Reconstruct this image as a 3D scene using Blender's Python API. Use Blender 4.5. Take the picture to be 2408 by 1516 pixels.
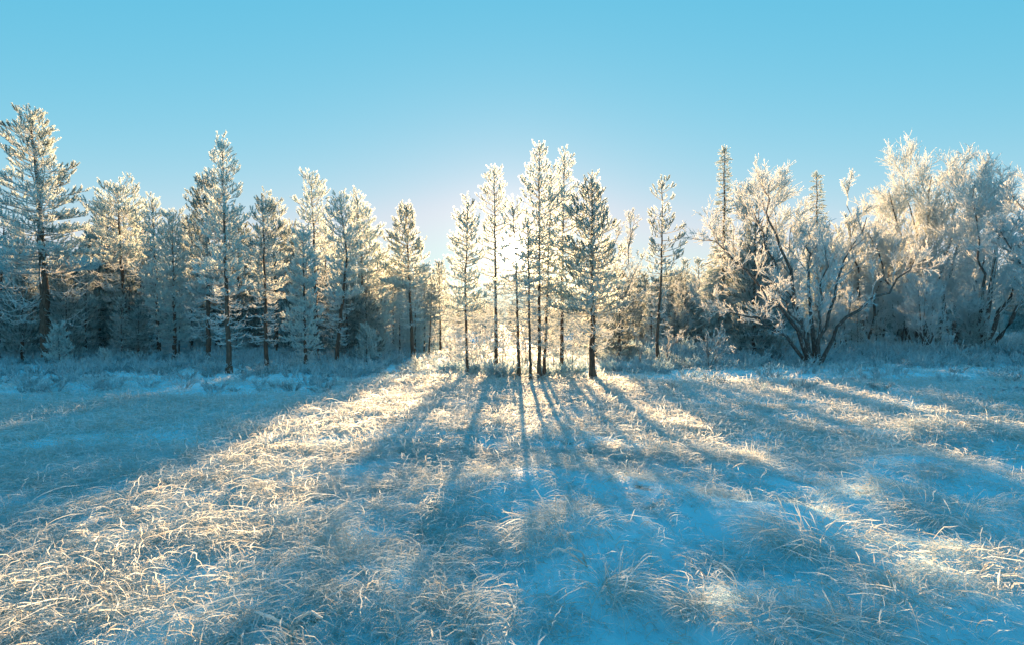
import bpy, math, random
import numpy as np

# ------------------------------------------------------------------ scene, camera, sky, sun, exposure
for o in list(bpy.data.objects):
    bpy.data.objects.remove(o, do_unlink=True)
sc = bpy.context.scene
col = sc.collection
R = math.radians
CAMH, F, CX, H0 = 1.6, 1338.0, 1204.0, 758.0      # eye height (m); focal length, centre and horizon on a 2408 px wide picture

cam_d = bpy.data.cameras.new('camera')
cam_d.lens, cam_d.sensor_width = 20.0, 36.0
cam_d.clip_start, cam_d.clip_end = 0.05, 3000
cam = bpy.data.objects.new('camera', cam_d)
col.objects.link(cam)
cam.location = (0, 0, CAMH)
cam.rotation_euler = (R(90), 0, 0)
sc.camera = cam

SUN_EL, SUN_AZ = R(7.05), R(0.05)                  # ahead of the camera, a touch to the right
SUN_DIR = np.array([math.sin(SUN_AZ) * math.cos(SUN_EL), math.cos(SUN_AZ) * math.cos(SUN_EL), math.sin(SUN_EL)])

world = bpy.data.worlds.new('World')
sc.world = world
world.use_nodes = True
wn, wl = world.node_tree.nodes, world.node_tree.links
wn.clear()
out = wn.new('ShaderNodeOutputWorld')
bg = wn.new('ShaderNodeBackground')
sky = wn.new('ShaderNodeTexSky')
sky.sky_type = 'NISHITA'
sky.sun_disc = False
sky.sun_elevation = SUN_EL
sky.sun_rotation = SUN_AZ
sky.altitude = 200
sky.air_density, sky.dust_density, sky.ozone_density = 1.0, 0.05, 1.0
# the photograph's cold grade: one tone curve per colour channel, the same all over the sky
sep, com = wn.new('ShaderNodeSeparateColor'), wn.new('ShaderNodeCombineColor')
wl.new(sky.outputs[0], sep.inputs[0])
for i, (gain, power, top_) in enumerate(((0.405, 1.42, 0.124), (0.168, 0.38, 0.166), (0.164, 0.17, 0.170))):
    p0 = wn.new('ShaderNodeMath'); p0.operation = 'MULTIPLY'; p0.inputs[1].default_value = 0.1
    p1 = wn.new('ShaderNodeMath'); p1.operation = 'POWER'; p1.inputs[1].default_value = power
    p2 = wn.new('ShaderNodeMath'); p2.operation = 'MULTIPLY'; p2.inputs[1].default_value = gain / 0.1
    wl.new(sep.outputs[i], p0.inputs[0]); wl.new(p0.outputs[0], p1.inputs[0]); wl.new(p1.outputs[0], p2.inputs[0])
    p3 = wn.new('ShaderNodeMath'); p3.operation = 'SMOOTH_MIN'; p3.inputs[1].default_value = top_ / 0.1; p3.inputs[2].default_value = 0.3
    wl.new(p2.outputs[0], p3.inputs[0]); wl.new(p3.outputs[0], com.inputs[i])
wl.new(com.outputs[0], bg.inputs[0])
bg.inputs[1].default_value = 0.10
# the solar disc and its aureole
tc = wn.new('ShaderNodeTexCoord')
dot = wn.new('ShaderNodeVectorMath'); dot.operation = 'DOT_PRODUCT'
nrm = wn.new('ShaderNodeVectorMath'); nrm.operation = 'NORMALIZE'
wl.new(tc.outputs['Generated'], nrm.inputs[0])
wl.new(nrm.outputs[0], dot.inputs[0])
dot.inputs[1].default_value = SUN_DIR.tolist()
def wmath(op, a, b=None):
    n = wn.new('ShaderNodeMath'); n.operation = op
    for i, v in enumerate((a, b)):
        if v is None: continue
        if isinstance(v, (int, float)): n.inputs[i].default_value = v
        else: wl.new(v, n.inputs[i])
    return n.outputs[0]
cl = wmath('MINIMUM', dot.outputs['Value'], 1.0)
ang = wmath('ARCCOSINE', cl)
def lobe(width_deg, amp):
    return wmath('MULTIPLY', wmath('EXPONENT', wmath('MULTIPLY', ang, -1.0 / R(width_deg))), amp)
glow = wmath('ADD', wmath('ADD', lobe(0.40, 34.0), lobe(1.7, 0.24)), lobe(6.0, 0.02))
bg2 = wn.new('ShaderNodeBackground')
bg2.inputs[0].default_value = (1.0, 0.97, 0.80, 1)
wl.new(glow, bg2.inputs[1])
addsh = wn.new('ShaderNodeAddShader')
wl.new(bg.outputs[0], addsh.inputs[0]); wl.new(bg2.outputs[0], addsh.inputs[1])
wl.new(addsh.outputs[0], out.inputs[0])

sun_d = bpy.data.lights.new('sun', 'SUN')
sun_d.energy, sun_d.angle, sun_d.color = 3.8, R(0.53), (1.0, 0.565, 0.26)
sun = bpy.data.objects.new('sun', sun_d)
col.objects.link(sun)
sun.rotation_euler = (-(R(90) - SUN_EL), 0, -SUN_AZ)
sun.location = (0, 60, 20)

vs = sc.view_settings
sc.display_settings.display_device = 'sRGB'
vs.view_transform, vs.look, vs.exposure, vs.gamma = 'Standard', 'None', 2.55, 1.0
vs.use_curve_mapping = False
sc.render.engine = 'CYCLES'
cy = sc.cycles
cy.max_bounces, cy.diffuse_bounces, cy.glossy_bounces, cy.transmission_bounces, cy.volume_bounces = 10, 8, 2, 8, 0
cy.transparent_max_bounces = 8
cy.use_denoising = True
cy.use_fast_gi = False
cy.use_adaptive_sampling = False
cy.sample_clamp_indirect = 2.5
cy.caustics_refractive = cy.caustics_reflective = False

rng = np.random.default_rng(11)

# ------------------------------------------------------------------ helpers: meshes out of numpy arrays
def unit(v):
    return v / np.maximum(np.linalg.norm(v, axis=-1, keepdims=True), 1e-9)

class Acc:
    """collects triangles and quads with one float per vertex (frost)"""
    def __init__(self):
        self.v, self.f, self.a, self.n = [], [], [], 0
    def add(self, v, f, a):
        v = np.asarray(v, np.float32).reshape(-1, 3)
        self.v.append(v)
        self.f.append(np.asarray(f, np.int64) + self.n)
        self.a.append(np.broadcast_to(np.asarray(a, np.float32), (len(v),)))
        self.n += len(v)
    def mesh(self, name, mat, smooth=False):
        me = bpy.data.meshes.new(name)
        if not self.v:
            return me
        v = np.concatenate(self.v); a = np.concatenate(self.a)
        flat = np.concatenate([f.reshape(-1) for f in self.f]).astype(np.int32)
        sizes = np.concatenate([np.full(len(f), f.shape[1], np.int32) for f in self.f])
        starts = np.concatenate([[0], np.cumsum(sizes)[:-1]]).astype(np.int32)
        me.vertices.add(len(v)); me.vertices.foreach_set('co', v.reshape(-1))
        me.loops.add(len(flat)); me.loops.foreach_set('vertex_index', flat)
        me.polygons.add(len(sizes)); me.polygons.foreach_set('loop_start', starts)
        me.polygons.foreach_set('use_smooth', np.full(len(sizes), smooth, bool))
        at = me.attributes.new('frost', 'FLOAT', 'POINT')
        at.data.foreach_set('value', np.ascontiguousarray(a))
        me.materials.append(mat)
        me.update(calc_edges=True)
        return me

def frames(T):
    ref = np.where(np.abs(T[..., 2:3]) > 0.9, np.array([1.0, 0, 0]), np.array([0, 0, 1.0]))
    n1 = unit(np.cross(T, ref)); n2 = np.cross(T, n1)
    return n1, n2

def tubes(P, Rad, sides=3):
    """P (N,K,3), Rad (N,K) -> verts, quads"""
    P = np.asarray(P, float)
    N, K = P.shape[:2]
    T = unit(np.gradient(P, axis=1))
    n1, n2 = frames(T)
    an = np.arange(sides) * 2 * np.pi / sides
    ring = P[:, :, None] + Rad[:, :, None, None] * (np.cos(an)[None, None, :, None] * n1[:, :, None] + np.sin(an)[None, None, :, None] * n2[:, :, None])
    i = np.arange(N)[:, None, None] * K * sides + np.arange(K - 1)[None, :, None] * sides
    s = np.arange(sides)[None, None, :]; s2 = (s + 1) % sides
    q = np.stack([i + s, i + s2, i + sides + s2, i + sides + s], -1).reshape(-1, 4)
    return ring.reshape(-1, 3), q

def ribbons(P, Rad, r):
    """flat blades, each turned by its own angle"""
    N, K = P.shape[:2]
    n1, n2 = frames(unit(np.gradient(P, axis=1)))
    a = r.uniform(0, np.pi, (N, 1, 1)) + np.linspace(0, 1, K)[None, :, None] * r.normal(0, .6, (N, 1, 1))
    w = (np.cos(a) * n1 + np.sin(a) * n2) * Rad[:, :, None]
    v = np.stack([P - w, P + w], 2).reshape(-1, 3)
    i = np.arange(N)[:, None] * K * 2 + np.arange(K - 1)[None] * 2
    return v, np.stack([i, i + 1, i + 3, i + 2], -1).reshape(-1, 4)

def place(tv, tf, ta, pos, d, scale, r):
    """copies of a template (its +Z along d)"""
    N, M = len(pos), len(tv)
    d = unit(d)
    n1, n2 = frames(d)
    a = r.uniform(0, 2 * np.pi, (N, 1))
    x = np.cos(a) * n1 + np.sin(a) * n2
    y = np.cross(d, x)
    sc_ = np.asarray(scale).reshape(N, 1, 1)
    v = pos[:, None] + sc_ * (tv[None, :, 0:1] * x[:, None] + tv[None, :, 1:2] * y[:, None] + tv[None, :, 2:3] * d[:, None])
    f = (tf[None] + (np.arange(N) * M)[:, None, None]).reshape(-1, tf.shape[1])
    return v.reshape(-1, 3), f, np.tile(ta, N)

def obj(name, me, parent=None):
    o = bpy.data.objects.new(name, me)
    col.objects.link(o)
    if parent is not None: o.parent = parent
    return o

def tag(o, label=None, cat=None, group=None, kind=None):
    if label: o['label'] = label
    if cat: o['category'] = cat
    if group: o['group'] = group
    if kind: o['kind'] = kind
    return o

def empty(name, loc, label, cat, group=None):
    o = bpy.data.objects.new(name, None)
    o.empty_display_size = 0.2
    col.objects.link(o); o.location = loc
    return tag(o, label, cat, group)

def copy_tree(o, parent=None):
    c = o.copy(); col.objects.link(c); c.parent = parent
    for ch in list(o.children):
        copy_tree(ch, c)
    return c

# ------------------------------------------------------------------ materials
def new_mat(name):
    m = bpy.data.materials.new(name); m.use_nodes = True
    m.node_tree.nodes.clear()
    return m, m.node_tree.nodes, m.node_tree.links

def leafy(name, dark, frost, trans, lo=0.0, hi=1.0, gloss=0.06, ice=0.06):
    """thin frosted matter: body colour to rime white by the 'frost' attribute, partly letting light through"""
    m, n, l = new_mat(name)
    at = n.new('ShaderNodeAttribute'); at.attribute_name = 'frost'
    geo = n.new('ShaderNodeNewGeometry')
    nz = n.new('ShaderNodeTexNoise'); nz.inputs['Scale'].default_value = 9.0; nz.inputs['Detail'].default_value = 1
    l.new(geo.outputs['Position'], nz.inputs['Vector'])
    ad = n.new('ShaderNodeMath'); ad.operation = 'MULTIPLY_ADD'
    l.new(nz.outputs[0], ad.inputs[0]); ad.inputs[1].default_value = 0.5; l.new(at.outputs['Fac'], ad.inputs[2])
    mr = n.new('ShaderNodeMapRange'); mr.inputs[1].default_value = 0.25 + lo; mr.inputs[2].default_value = 0.25 + hi
    l.new(ad.outputs[0], mr.inputs[0])
    mix = n.new('ShaderNodeMix'); mix.data_type = 'RGBA'
    mix.inputs[6].default_value = (*dark, 1); mix.inputs[7].default_value = (*frost, 1)
    l.new(mr.outputs[0], mix.inputs[0])
    df = n.new('ShaderNodeBsdfDiffuse'); tr = n.new('ShaderNodeBsdfTranslucent')
    l.new(mix.outputs[2], df.inputs[0]); l.new(mix.outputs[2], tr.inputs[0])
    ms = n.new('ShaderNodeMixShader'); ms.inputs[0].default_value = trans
    l.new(df.outputs[0], ms.inputs[1]); l.new(tr.outputs[0], ms.inputs[2])
    gl = n.new('ShaderNodeBsdfGlossy'); gl.inputs['Roughness'].default_value = 0.42
    m2 = n.new('ShaderNodeMixShader'); m2.inputs[0].default_value = gloss
    l.new(ms.outputs[0], m2.inputs[1]); l.new(gl.outputs[0], m2.inputs[2])
    rf = n.new('ShaderNodeBsdfRefraction'); rf.inputs['Roughness'].default_value = 0.75; rf.inputs['IOR'].default_value = 1.31     # ice crystals throw light on, close to its own direction
    l.new(mix.outputs[2], rf.inputs['Color'])
    m3 = n.new('ShaderNodeMixShader'); m3.inputs[0].default_value = ice
    l.new(m2.outputs[0], m3.inputs[1]); l.new(rf.outputs[0], m3.inputs[2])
    o = n.new('ShaderNodeOutputMaterial'); l.new(m3.outputs[0], o.inputs[0])
    return m

M_NEEDLE = leafy('frosted_pine_needle', (0.035, 0.11, 0.08), (0.77, 0.87, 0.86), 0.74, -0.10, 0.80)
M_SPRUCE = leafy('frosted_spruce_needle', (0.03, 0.085, 0.06), (0.74, 0.83, 0.82), 0.7, -0.12, 0.8)
M_TWIG = leafy('frosted_twig', (0.16, 0.12, 0.09), (0.84, 0.89, 0.89), 0.74, -0.25, 0.62)
M_GRASS = leafy('frosted_grass', (0.50, 0.41, 0.26), (0.74, 0.86, 0.90), 0.62, 0.0, 1.02, 0.05, 0.08)
M_HEATH = leafy('frosted_heath', (0.10, 0.09, 0.05), (0.70, 0.84, 0.87), 0.68, -0.2, 0.7)

def bark(name, c1, c2, frost_amt):
    m, n, l = new_mat(name)
    geo = n.new('ShaderNodeTexCoord')
    mp = n.new('ShaderNodeMapping'); mp.inputs['Scale'].default_value = (14, 14, 3.5)
    l.new(geo.outputs['Object'], mp.inputs[0])
    nz = n.new('ShaderNodeTexNoise'); nz.inputs['Scale'].default_value = 1.6; nz.inputs['Detail'].default_value = 6
    l.new(mp.outputs[0], nz.inputs['Vector'])
    cr = n.new('ShaderNodeValToRGB')
    cr.color_ramp.elements[0].position, cr.color_ramp.elements[0].color = 0.32, (*c1, 1)
    cr.color_ramp.elements[1].position, cr.color_ramp.elements[1].color = 0.62, (*c2, 1)
    e = cr.color_ramp.elements.new(0.74); e.color = (0.62, 0.64, 0.66, 1) if frost_amt > 0.5 else (*[min(1, x * 1.3) for x in c2], 1)
    l.new(nz.outputs[0], cr.inputs[0])
    bp = n.new('ShaderNodeBump'); bp.inputs['Strength'].default_value = 0.7; bp.inputs['Distance'].default_value = 0.03
    l.new(nz.outputs[0], bp.inputs['Height'])
    b = n.new('ShaderNodeBsdfPrincipled'); b.inputs['Roughness'].default_value = 0.9
    l.new(cr.outputs[0], b.inputs['Base Color']); l.new(bp.outputs[0], b.inputs['Normal'])
    o = n.new('ShaderNodeOutputMaterial'); l.new(b.outputs[0], o.inputs[0])
    return m
M_BARK = bark('pine_bark', (0.05, 0.035, 0.028), (0.16, 0.11, 0.08), 0.3)
M_BIRCH = bark('dark_frosted_bark', (0.045, 0.038, 0.033), (0.15, 0.13, 0.115), 1.0)

def snow_mat():
    m, n, l = new_mat('snow')
    geo = n.new('ShaderNodeNewGeometry')
    nz = n.new('ShaderNodeTexNoise'); nz.inputs['Scale'].default_value = 34; nz.inputs['Detail'].default_value = 10; nz.inputs['Roughness'].default_value = 0.82
    n2 = n.new('ShaderNodeTexNoise'); n2.inputs['Scale'].default_value = 3.2; n2.inputs['Detail'].default_value = 7
    for x in (nz, n2): l.new(geo.outputs['Position'], x.inputs['Vector'])
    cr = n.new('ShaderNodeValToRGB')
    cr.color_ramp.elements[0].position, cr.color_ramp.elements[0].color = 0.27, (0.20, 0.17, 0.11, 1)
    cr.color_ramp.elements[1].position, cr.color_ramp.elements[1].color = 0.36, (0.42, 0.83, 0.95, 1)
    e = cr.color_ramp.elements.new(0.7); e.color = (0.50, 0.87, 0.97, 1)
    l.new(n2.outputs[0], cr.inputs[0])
    ad = n.new('ShaderNodeMath'); ad.operation = 'MULTIPLY_ADD'; ad.inputs[1].default_value = 2.5
    l.new(n2.outputs[0], ad.inputs[0]); l.new(nz.outputs[0], ad.inputs[2])
    bp = n.new('ShaderNodeBump'); bp.inputs['Strength'].default_value = 0.65; bp.inputs['Distance'].default_value = 0.035
    l.new(ad.outputs[0], bp.inputs['Height'])
    b = n.new('ShaderNodeBsdfPrincipled'); b.inputs['Roughness'].default_value = 0.62
    b.inputs['Specular IOR Level'].default_value = 0.25
    l.new(cr.outputs[0], b.inputs['Base Color']); l.new(bp.outputs[0], b.inputs['Normal'])
    o = n.new('ShaderNodeOutputMaterial'); l.new(b.outputs[0], o.inputs[0])
    return m
M_SNOW = snow_mat()

# ------------------------------------------------------------------ the ground: one snow sheet out to the horizon
_w = np.random.default_rng(5)
def _waves(lmin, lmax, n):
    lam = np.exp(_w.uniform(np.log(lmin), np.log(lmax), n)); th = _w.uniform(0, 2 * np.pi, n); ph = _w.uniform(0, 2 * np.pi, n)
    return 2 * np.pi / lam * np.cos(th), 2 * np.pi / lam * np.sin(th), ph, 1 / np.sqrt(n)
W1, W2, W3 = _waves(9, 22, 8), _waves(1.6, 4.5, 16), _waves(0.35, 1.1, 22)
W4 = _waves(0.13, 0.32, 26)
def _sum(w, x, y):
    return sum(np.sin(a * x + b * y + c) for a, b, c in zip(w[0], w[1], w[2])) * w[3]
# hummocks (x, y, radius, height): frozen tussocks in the right foreground and along the field
HUM = [(0.62, 4.15, 0.55, 0.20), (2.10, 4.35, 0.55, 0.20), (1.25, 5.05, 0.6, 0.17), (0.55, 5.6, 0.6, 0.16), (3.35, 4.9, 0.55, 0.16), (0.45, 3.35, 0.33, 0.10),
       (1.35, 3.0, 0.5, 0.12), (2.35, 3.1, 0.45, 0.12), (4.4, 6.2, 0.7, 0.16), (6.4, 8.2, 0.8, 0.2), (2.3, 6.3, 0.7, 0.14), (-0.35, 5.2, 0.5, 0.10),
       (-1.0, 3.3, 0.6, 0.08), (3.0, 3.6, 0.5, 0.13), (0.9, 7.3, 0.8, 0.12), (-0.8, 8.2, 0.9, 0.10)]
def height(x, y):
    x = np.asarray(x, float); y = np.asarray(y, float)
    d = np.hypot(x, y)
    fade = np.clip((140 - d) / 80, 0, 1)
    h = 0.05 * _sum(W1, x, y) + 0.018 * _sum(W2, x, y) + 0.006 * _sum(W3, x, y) * np.clip((40 - d) / 20, 0, 1)
    h = h + 0.008 * _sum(W4, x, y) * np.clip((9 - d) / 3, 0, 1)
    for hx, hy, r, a in HUM:
        h = h + a * np.exp(-(((x - hx) ** 2 + (y - hy) ** 2) / r ** 2) ** 1.3)
    # a low bank under the middle stand of pines
    h = h + 0.10 * np.exp(-(((x - 0.6) / 3.2) ** 2 + ((y - 15.6) / 2.6) ** 2))
    return h * fade
H_ORIG = float(0.07 * _sum(W1, 0.0, 4.0))
def ground_z(x, y): return height(x, y)

def at(px, py):
    """ground point seen at (px, py) of the 2408-wide photograph"""
    D = CAMH * F / (py - H0)
    for _ in range(12):
        x = (px - CX) / F * D
        D = 0.5 * D + 0.5 * (CAMH - float(height(x, D))) * F / (py - H0)
    x = (px - CX) / F * D
    return x, D, float(height(x, D))

def build_ground():
    ys = np.concatenate([np.linspace(-400, -12, 14), np.linspace(-10, 1.4, 26), np.linspace(1.5, 9, 160), 9 + (np.linspace(0, 1, 90)[1:] ** 1.7) * 36, np.linspace(48, 140, 30), np.linspace(160, 1500, 14)])
    u = np.linspace(0, 1, 160)
    xp = np.concatenate([u[:125] / u[124] * 6.5, 6.5 + ((u[125:] - u[124]) / (u[-1] - u[124])) ** 2.2 * 60, np.linspace(80, 1300, 12)])
    xs = np.concatenate([-xp[::-1], xp[1:]])
    X, Y = np.meshgrid(xs, ys)
    Z = height(X, Y)
    v = np.stack([X, Y, Z], -1).reshape(-1, 3)
    nx, ny = len(xs), len(ys)
    i = np.arange(ny - 1)[:, None] * nx + np.arange(nx - 1)[None]
    q = np.stack([i, i + 1, i + nx + 1, i + nx], -1).reshape(-1, 4)
    A = Acc(); A.add(v, q, 1.0)
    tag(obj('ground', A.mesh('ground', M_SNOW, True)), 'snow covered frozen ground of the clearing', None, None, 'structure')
build_ground()

# ------------------------------------------------------------------ templates: needle shoots
def shoot_template(seed, n, spread, ln, wd, core=0.10):
    r = np.random.default_rng(seed)
    s = np.sort(r.uniform(0.02, 1.0, n)); az = np.arange(n) * 2.39996 + r.uniform(-.4, .4, n)
    a = np.radians(r.uniform(spread[0], spread[1], n)) * (1 - 0.45 * s)
    d = np.stack([np.sin(a) * np.cos(az), np.sin(a) * np.sin(az), np.cos(a)], -1)
    side = unit(np.cross(d, unit(r.normal(size=(n, 3)))))
    L = ln * r.uniform(0.75, 1.2, n)[:, None] * (1 - 0.25 * s[:, None])
    base = np.stack([0 * s, 0 * s, s], -1)
    b0 = base + side * wd; b1 = base - side * wd * 1.0; tip = base + d * L
    v = np.stack([b0, tip, b1], 1).reshape(-1, 3)
    f = np.arange(3 * n).reshape(-1, 3)
    al = np.tile(np.array([0.0, 0.35, 0.0]), n)
    cv, cq = tubes(np.array([[[0, 0, -0.05], [0.01, 0, 0.5], [0, 0, 1.02]]]), np.array([[core * .7, core, 0.02]]), 4)
    ct = np.concatenate([cq[:, [0, 1, 2]], cq[:, [0, 2, 3]]])
    return np.concatenate([v, cv]), np.concatenate([f, ct + len(v)]), np.concatenate([al, np.full(len(cv), 0.1)])
PINE_SHOOTS = [shoot_template(100 + i, 28, (50, 96), 0.36, 0.058, .08) for i in range(5)]
SPRUCE_SHOOTS = [shoot_template(200 + i, 22, (40, 75), 0.26, 0.05, 0.09) for i in range(4)]

def add_shoots(acc, temps, pos, d, sl, frost, r):
    k = r.integers(0, len(temps), len(pos))
    for i, (tv, tf, ta) in enumerate(temps):
        s = k == i
        if not s.any(): continue
        v, f, a = place(tv, tf, ta, pos[s], d[s], sl[s], r)
        acc.add(v, f, a + np.repeat(frost[s], len(tv)))

def interp_path(P, s):
    """P (K,3), s (n) in 0..1"""
    k = np.linspace(0, 1, len(P))
    return np.stack([np.interp(s, k, P[:, i]) for i in range(3)], -1)

# ------------------------------------------------------------------ conifers
def conifer(name, label, loc, H, path, rb, prof, z_live, z_dead, seed, cat='pine tree', group=None, sl=0.2, spacing=0.26, nper=5, dens=1.0,
            elev=(-8, 44), up=0.24, fan0=0.22, upb=0.6, frost=0.55, temps=None, mat=None, dead_n=4, dead_len=None, gap=0.0, low=0.3, hook=1.0, clear=None):
    """a conifer in local coordinates: trunk, needle crown (> branchwork), frosted bare lower twigs.
    path: (z, x, y) of the trunk; prof: (z, half width)"""
    r = np.random.default_rng(seed)
    if temps is None: sl, spacing = sl * 0.74, spacing * 0.8
    temps = temps or PINE_SHOOTS
    mat = mat or M_NEEDLE
    root = empty(name, loc, label, cat, group)
    path = np.array(sorted(path)); pz = path[:, 0]
    def tr(z): return np.stack([np.interp(z, pz, path[:, 1]), np.interp(z, pz, path[:, 2]), np.asarray(z, float)], -1)
    prof = np.array(sorted(prof))
    def hw(z): return np.interp(z, prof[:, 0], prof[:, 1])
    # trunk
    zz = np.concatenate([[-0.25, 0.0, 0.12], np.linspace(0.3, H - 0.1, 22)])
    tp = tr(zz); tp[3:, :2] += r.normal(0, rb * 0.12, (22, 2))
    rad = rb * (1 - 0.88 * np.clip(zz / H, 0, 1) ** 0.9) + np.where(zz < 0.2, rb * 0.35, 0)
    A = Acc(); v, q = tubes(tp[None], rad[None], 10); A.add(v, q, 0.0)
    obj('trunk', A.mesh('trunk', M_BARK, True), root)
    # live branches
    BR, SHp, SHd, SHl, SHf, TW, TWr, BRr = [], [], [], [], [], [], [], []
    z = z_live
    az0, azp = r.uniform(0, 6.28), r.uniform(0, 6.28)
    while z < H - 0.12:
        t = (z - z_live) / max(H - z_live, 0.1)
        n = max(3, int(round(nper * (1 - 0.3 * t) + r.uniform(-1, 1))))
        az0 += 1.1
        for k in range(n):
            if r.random() < gap: continue
            az = az0 + k * 6.2832 / n + r.uniform(-.35, .35)
            zb = z + r.uniform(-.3, .3) * spacing
            e = R(elev[0] + (elev[1] - elev[0]) * t ** 1.25 + r.uniform(-11, 11))
            k_ = r.uniform(0.48, 1.12) * (1 + 0.16 * math.cos(az - azp + 0.7 * math.sin(3.1 * zb))); reach = hw(zb)
            for _ in range(3): reach = 0.5 * reach + 0.5 * float(hw(min(zb + reach * (math.tan(e) + up) * 0.9, H - 0.1)))
            reach *= k_
            L = max(reach / max(math.cos(e), 0.35), 0.12)
            tt = np.linspace(0, 1, 6)
            o2 = np.array([math.cos(az), math.sin(az), 0.0])
            lat = np.array([-math.sin(az), math.cos(az), 0.0])
            P = tr(zb)[None] + tt[:, None] * L * math.cos(e) * o2 + (L * (math.sin(e) * tt + up * tt ** 2 * (1 - .5 * t)))[:, None] * np.array([0, 0, 1.0]) + (np.sin(tt * 3 + az) * tt * 0.06 * L)[:, None] * lat
            BR.append(P)
            BRr.append(np.linspace(0.010 + 0.012 * L, 0.006, 6))
            nt = max(2, int(dens * 2.6 * (L / sl) ** 1.2))
            s = fan0 + (1 - fan0) * r.random(nt) ** 0.75; s[0] = 1.0
            sg = r.choice([-1.0, 1.0], nt)
            wid = sg * r.random(nt) ** 0.7 * (0.55 * L * (1.06 - s) + 0.5 * sl); wid[0] = 0
            s0 = np.clip(s - 0.10, 0, 1)
            b0 = interp_path(P, s0); bdir = unit(interp_path(P, np.clip(s + .05, 0, 1)) - interp_path(P, np.clip(s - .1, 0, 1)))
            sb = interp_path(P, s) + wid[:, None] * lat + np.stack([0 * s, 0 * s, r.uniform(-.12, .22, nt) * sl + np.abs(wid) * 0.12], -1)
            SHp.append(sb)
            SHd.append(unit(bdir * r.uniform(.15, .8, nt)[:, None] + lat * (sg * r.uniform(.0, .7, nt))[:, None] + np.array([0, 0, 1.0]) * (upb * r.uniform(.3, 1.8, nt))[:, None] + r.normal(0, .2, (nt, 3))))
            SHl.append(sl * r.uniform(0.65, 1.2, nt))
            SHf.append(np.clip(frost + low * (1 - t) ** 1.5 + r.normal(0, .16, nt) + r.normal(0, .15), 0, 1.1))
            m = np.abs(wid) > 0.25 * sl
            TW.append(np.stack([b0[m], sb[m]], 1))
        z += spacing * r.uniform(0.8, 1.2) * (1 - 0.25 * t)
    # leader
    nl = 7
    lp = tr(np.linspace(H - 0.55 * sl - 0.25, H - sl * 0.9, nl)); la = r.uniform(0, 6.28, nl)
    SHp.append(lp); dl = np.stack([np.cos(la) * .55, np.sin(la) * .55, np.ones(nl)], -1); dl[-1] = (0, 0, 1)
    SHd.append(dl); SHl.append(np.full(nl, sl * 1.05)); SHf.append(np.full(nl, min(1, frost + .1)))
    C = Acc()
    SHp, SHd, SHl, SHf = (np.concatenate(q_) for q_ in (SHp, SHd, SHl, SHf))
    if clear:                                            # a thin spot in the crown
        k = np.hypot(SHp[:, 0] - clear[0], SHp[:, 2] - clear[1]) > clear[2]
        SHp, SHd, SHl, SHf = SHp[k], SHd[k], SHl[k], SHf[k]
    add_shoots(C, temps, SHp, SHd, SHl, SHf, r)
    crown = obj('crown', C.mesh('crown', mat), root)
    B = Acc()
    v, q = tubes(np.array(BR), np.array(BRr), 4); B.add(v, q, 0.35)
    T = np.concatenate(TW); v, q = tubes(T, np.tile(np.array([0.008, .006]), (len(T), 1)) * (sl / .2), 3); B.add(v, q, 0.55)
    obj('branchwork', B.mesh('branchwork', M_TWIG), crown)
    # bare lower twigs with rime, sagging and hooked upward at the ends
    if dead_n and z_dead < z_live:
        DP, DR = [], []
        zs = np.arange(z_dead, z_live + 0.3, spacing * 0.75)
        for z in zs:
            for k in range(dead_n):
                az = r.uniform(0, 6.28); zb = z + r.uniform(-.1, .1)
                L = (dead_len if dead_len else hw(max(zb, prof[0, 0]))) * r.uniform(0.45, 1.05)
                tt = np.linspace(0, 1, 5)
                def twig(p0, az, L, sag, sub):
                    o2 = np.array([math.cos(az), math.sin(az), 0.0]); lat = np.array([-o2[1], o2[0], 0])
                    w = r.uniform(-.25, .25)
                    zz = L * sag * (-1.5 * tt + (1.35 + 0.5 * hook * r.uniform(.3, 1.2)) * tt ** 2.2)
                    return p0 + (tt * L * (1 - .15 * tt))[:, None] * o2 + zz[:, None] * np.array([0, 0, 1.0]) + (w * L * tt ** 2)[:, None] * lat
                P = twig(tr(zb), az, L, r.uniform(.2, .6), False)
                DP.append(P); DR.append(np.array([.010, .011, .012, .011, .005]))
                for j in range(r.integers(3, 8)):
                    s = r.uniform(.2, .95)
                    p0 = interp_path(P, np.array([s]))[0]
                    DP.append(twig(p0, az + r.choice([-1, 1]) * r.uniform(.35, 1.2), L * r.uniform(.2, .5), r.uniform(.2, .9), True))
                    DR.append(np.array([.008, .009, .010, .009, .004]))
        D = Acc(); v, q = tubes(np.array(DP), np.array(DR) * (sl / .2) ** .5, 3); D.add(v, q, np.clip(np.repeat(r.normal(.8, .15, len(DP)), 15), 0, 1))
        obj('lower_twigwork', D.mesh('lower_twigwork', M_TWIG), root)
    return root

def px_conifer(name, label, base, top, prof, live, dead, rb_px, seed, mids=(), D=None, **kw):
    """base/top/mids and profile given as seen in the photograph, all at the tree's own distance"""
    px, py = base
    if D is None:
        x, D, zg = at(px, py)
    else:
        x = (px - CX) / F * D; zg = float(height(x, D))
    s = D / F
    zof = lambda p: CAMH + (H0 - p) * s - zg
    H = zof(top[1])
    path = [(0.0, 0.0, 0.0)] + [(zof(b), (a - px) * s, 0.0) for a, b in mids] + [(H, (top[0] - px) * s, 0.0)]
    path = [(-0.3, path[0][1], 0.0)] + path
    prof = [(b, w * kw.get('wide', 1.0)) for b, w in prof]; kw.pop('wide', None)
    if kw.get('clear'):
        cx_, cy_, cr_ = kw['clear']; kw['clear'] = ((cx_ - px) * s, zof(cy_), cr_ * s)
    return conifer(name, label, (x, D, zg), H, path, rb_px * s, [(zof(b), w * s) for b, w in prof], zof(live), zof(dead), seed, **kw)

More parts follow.
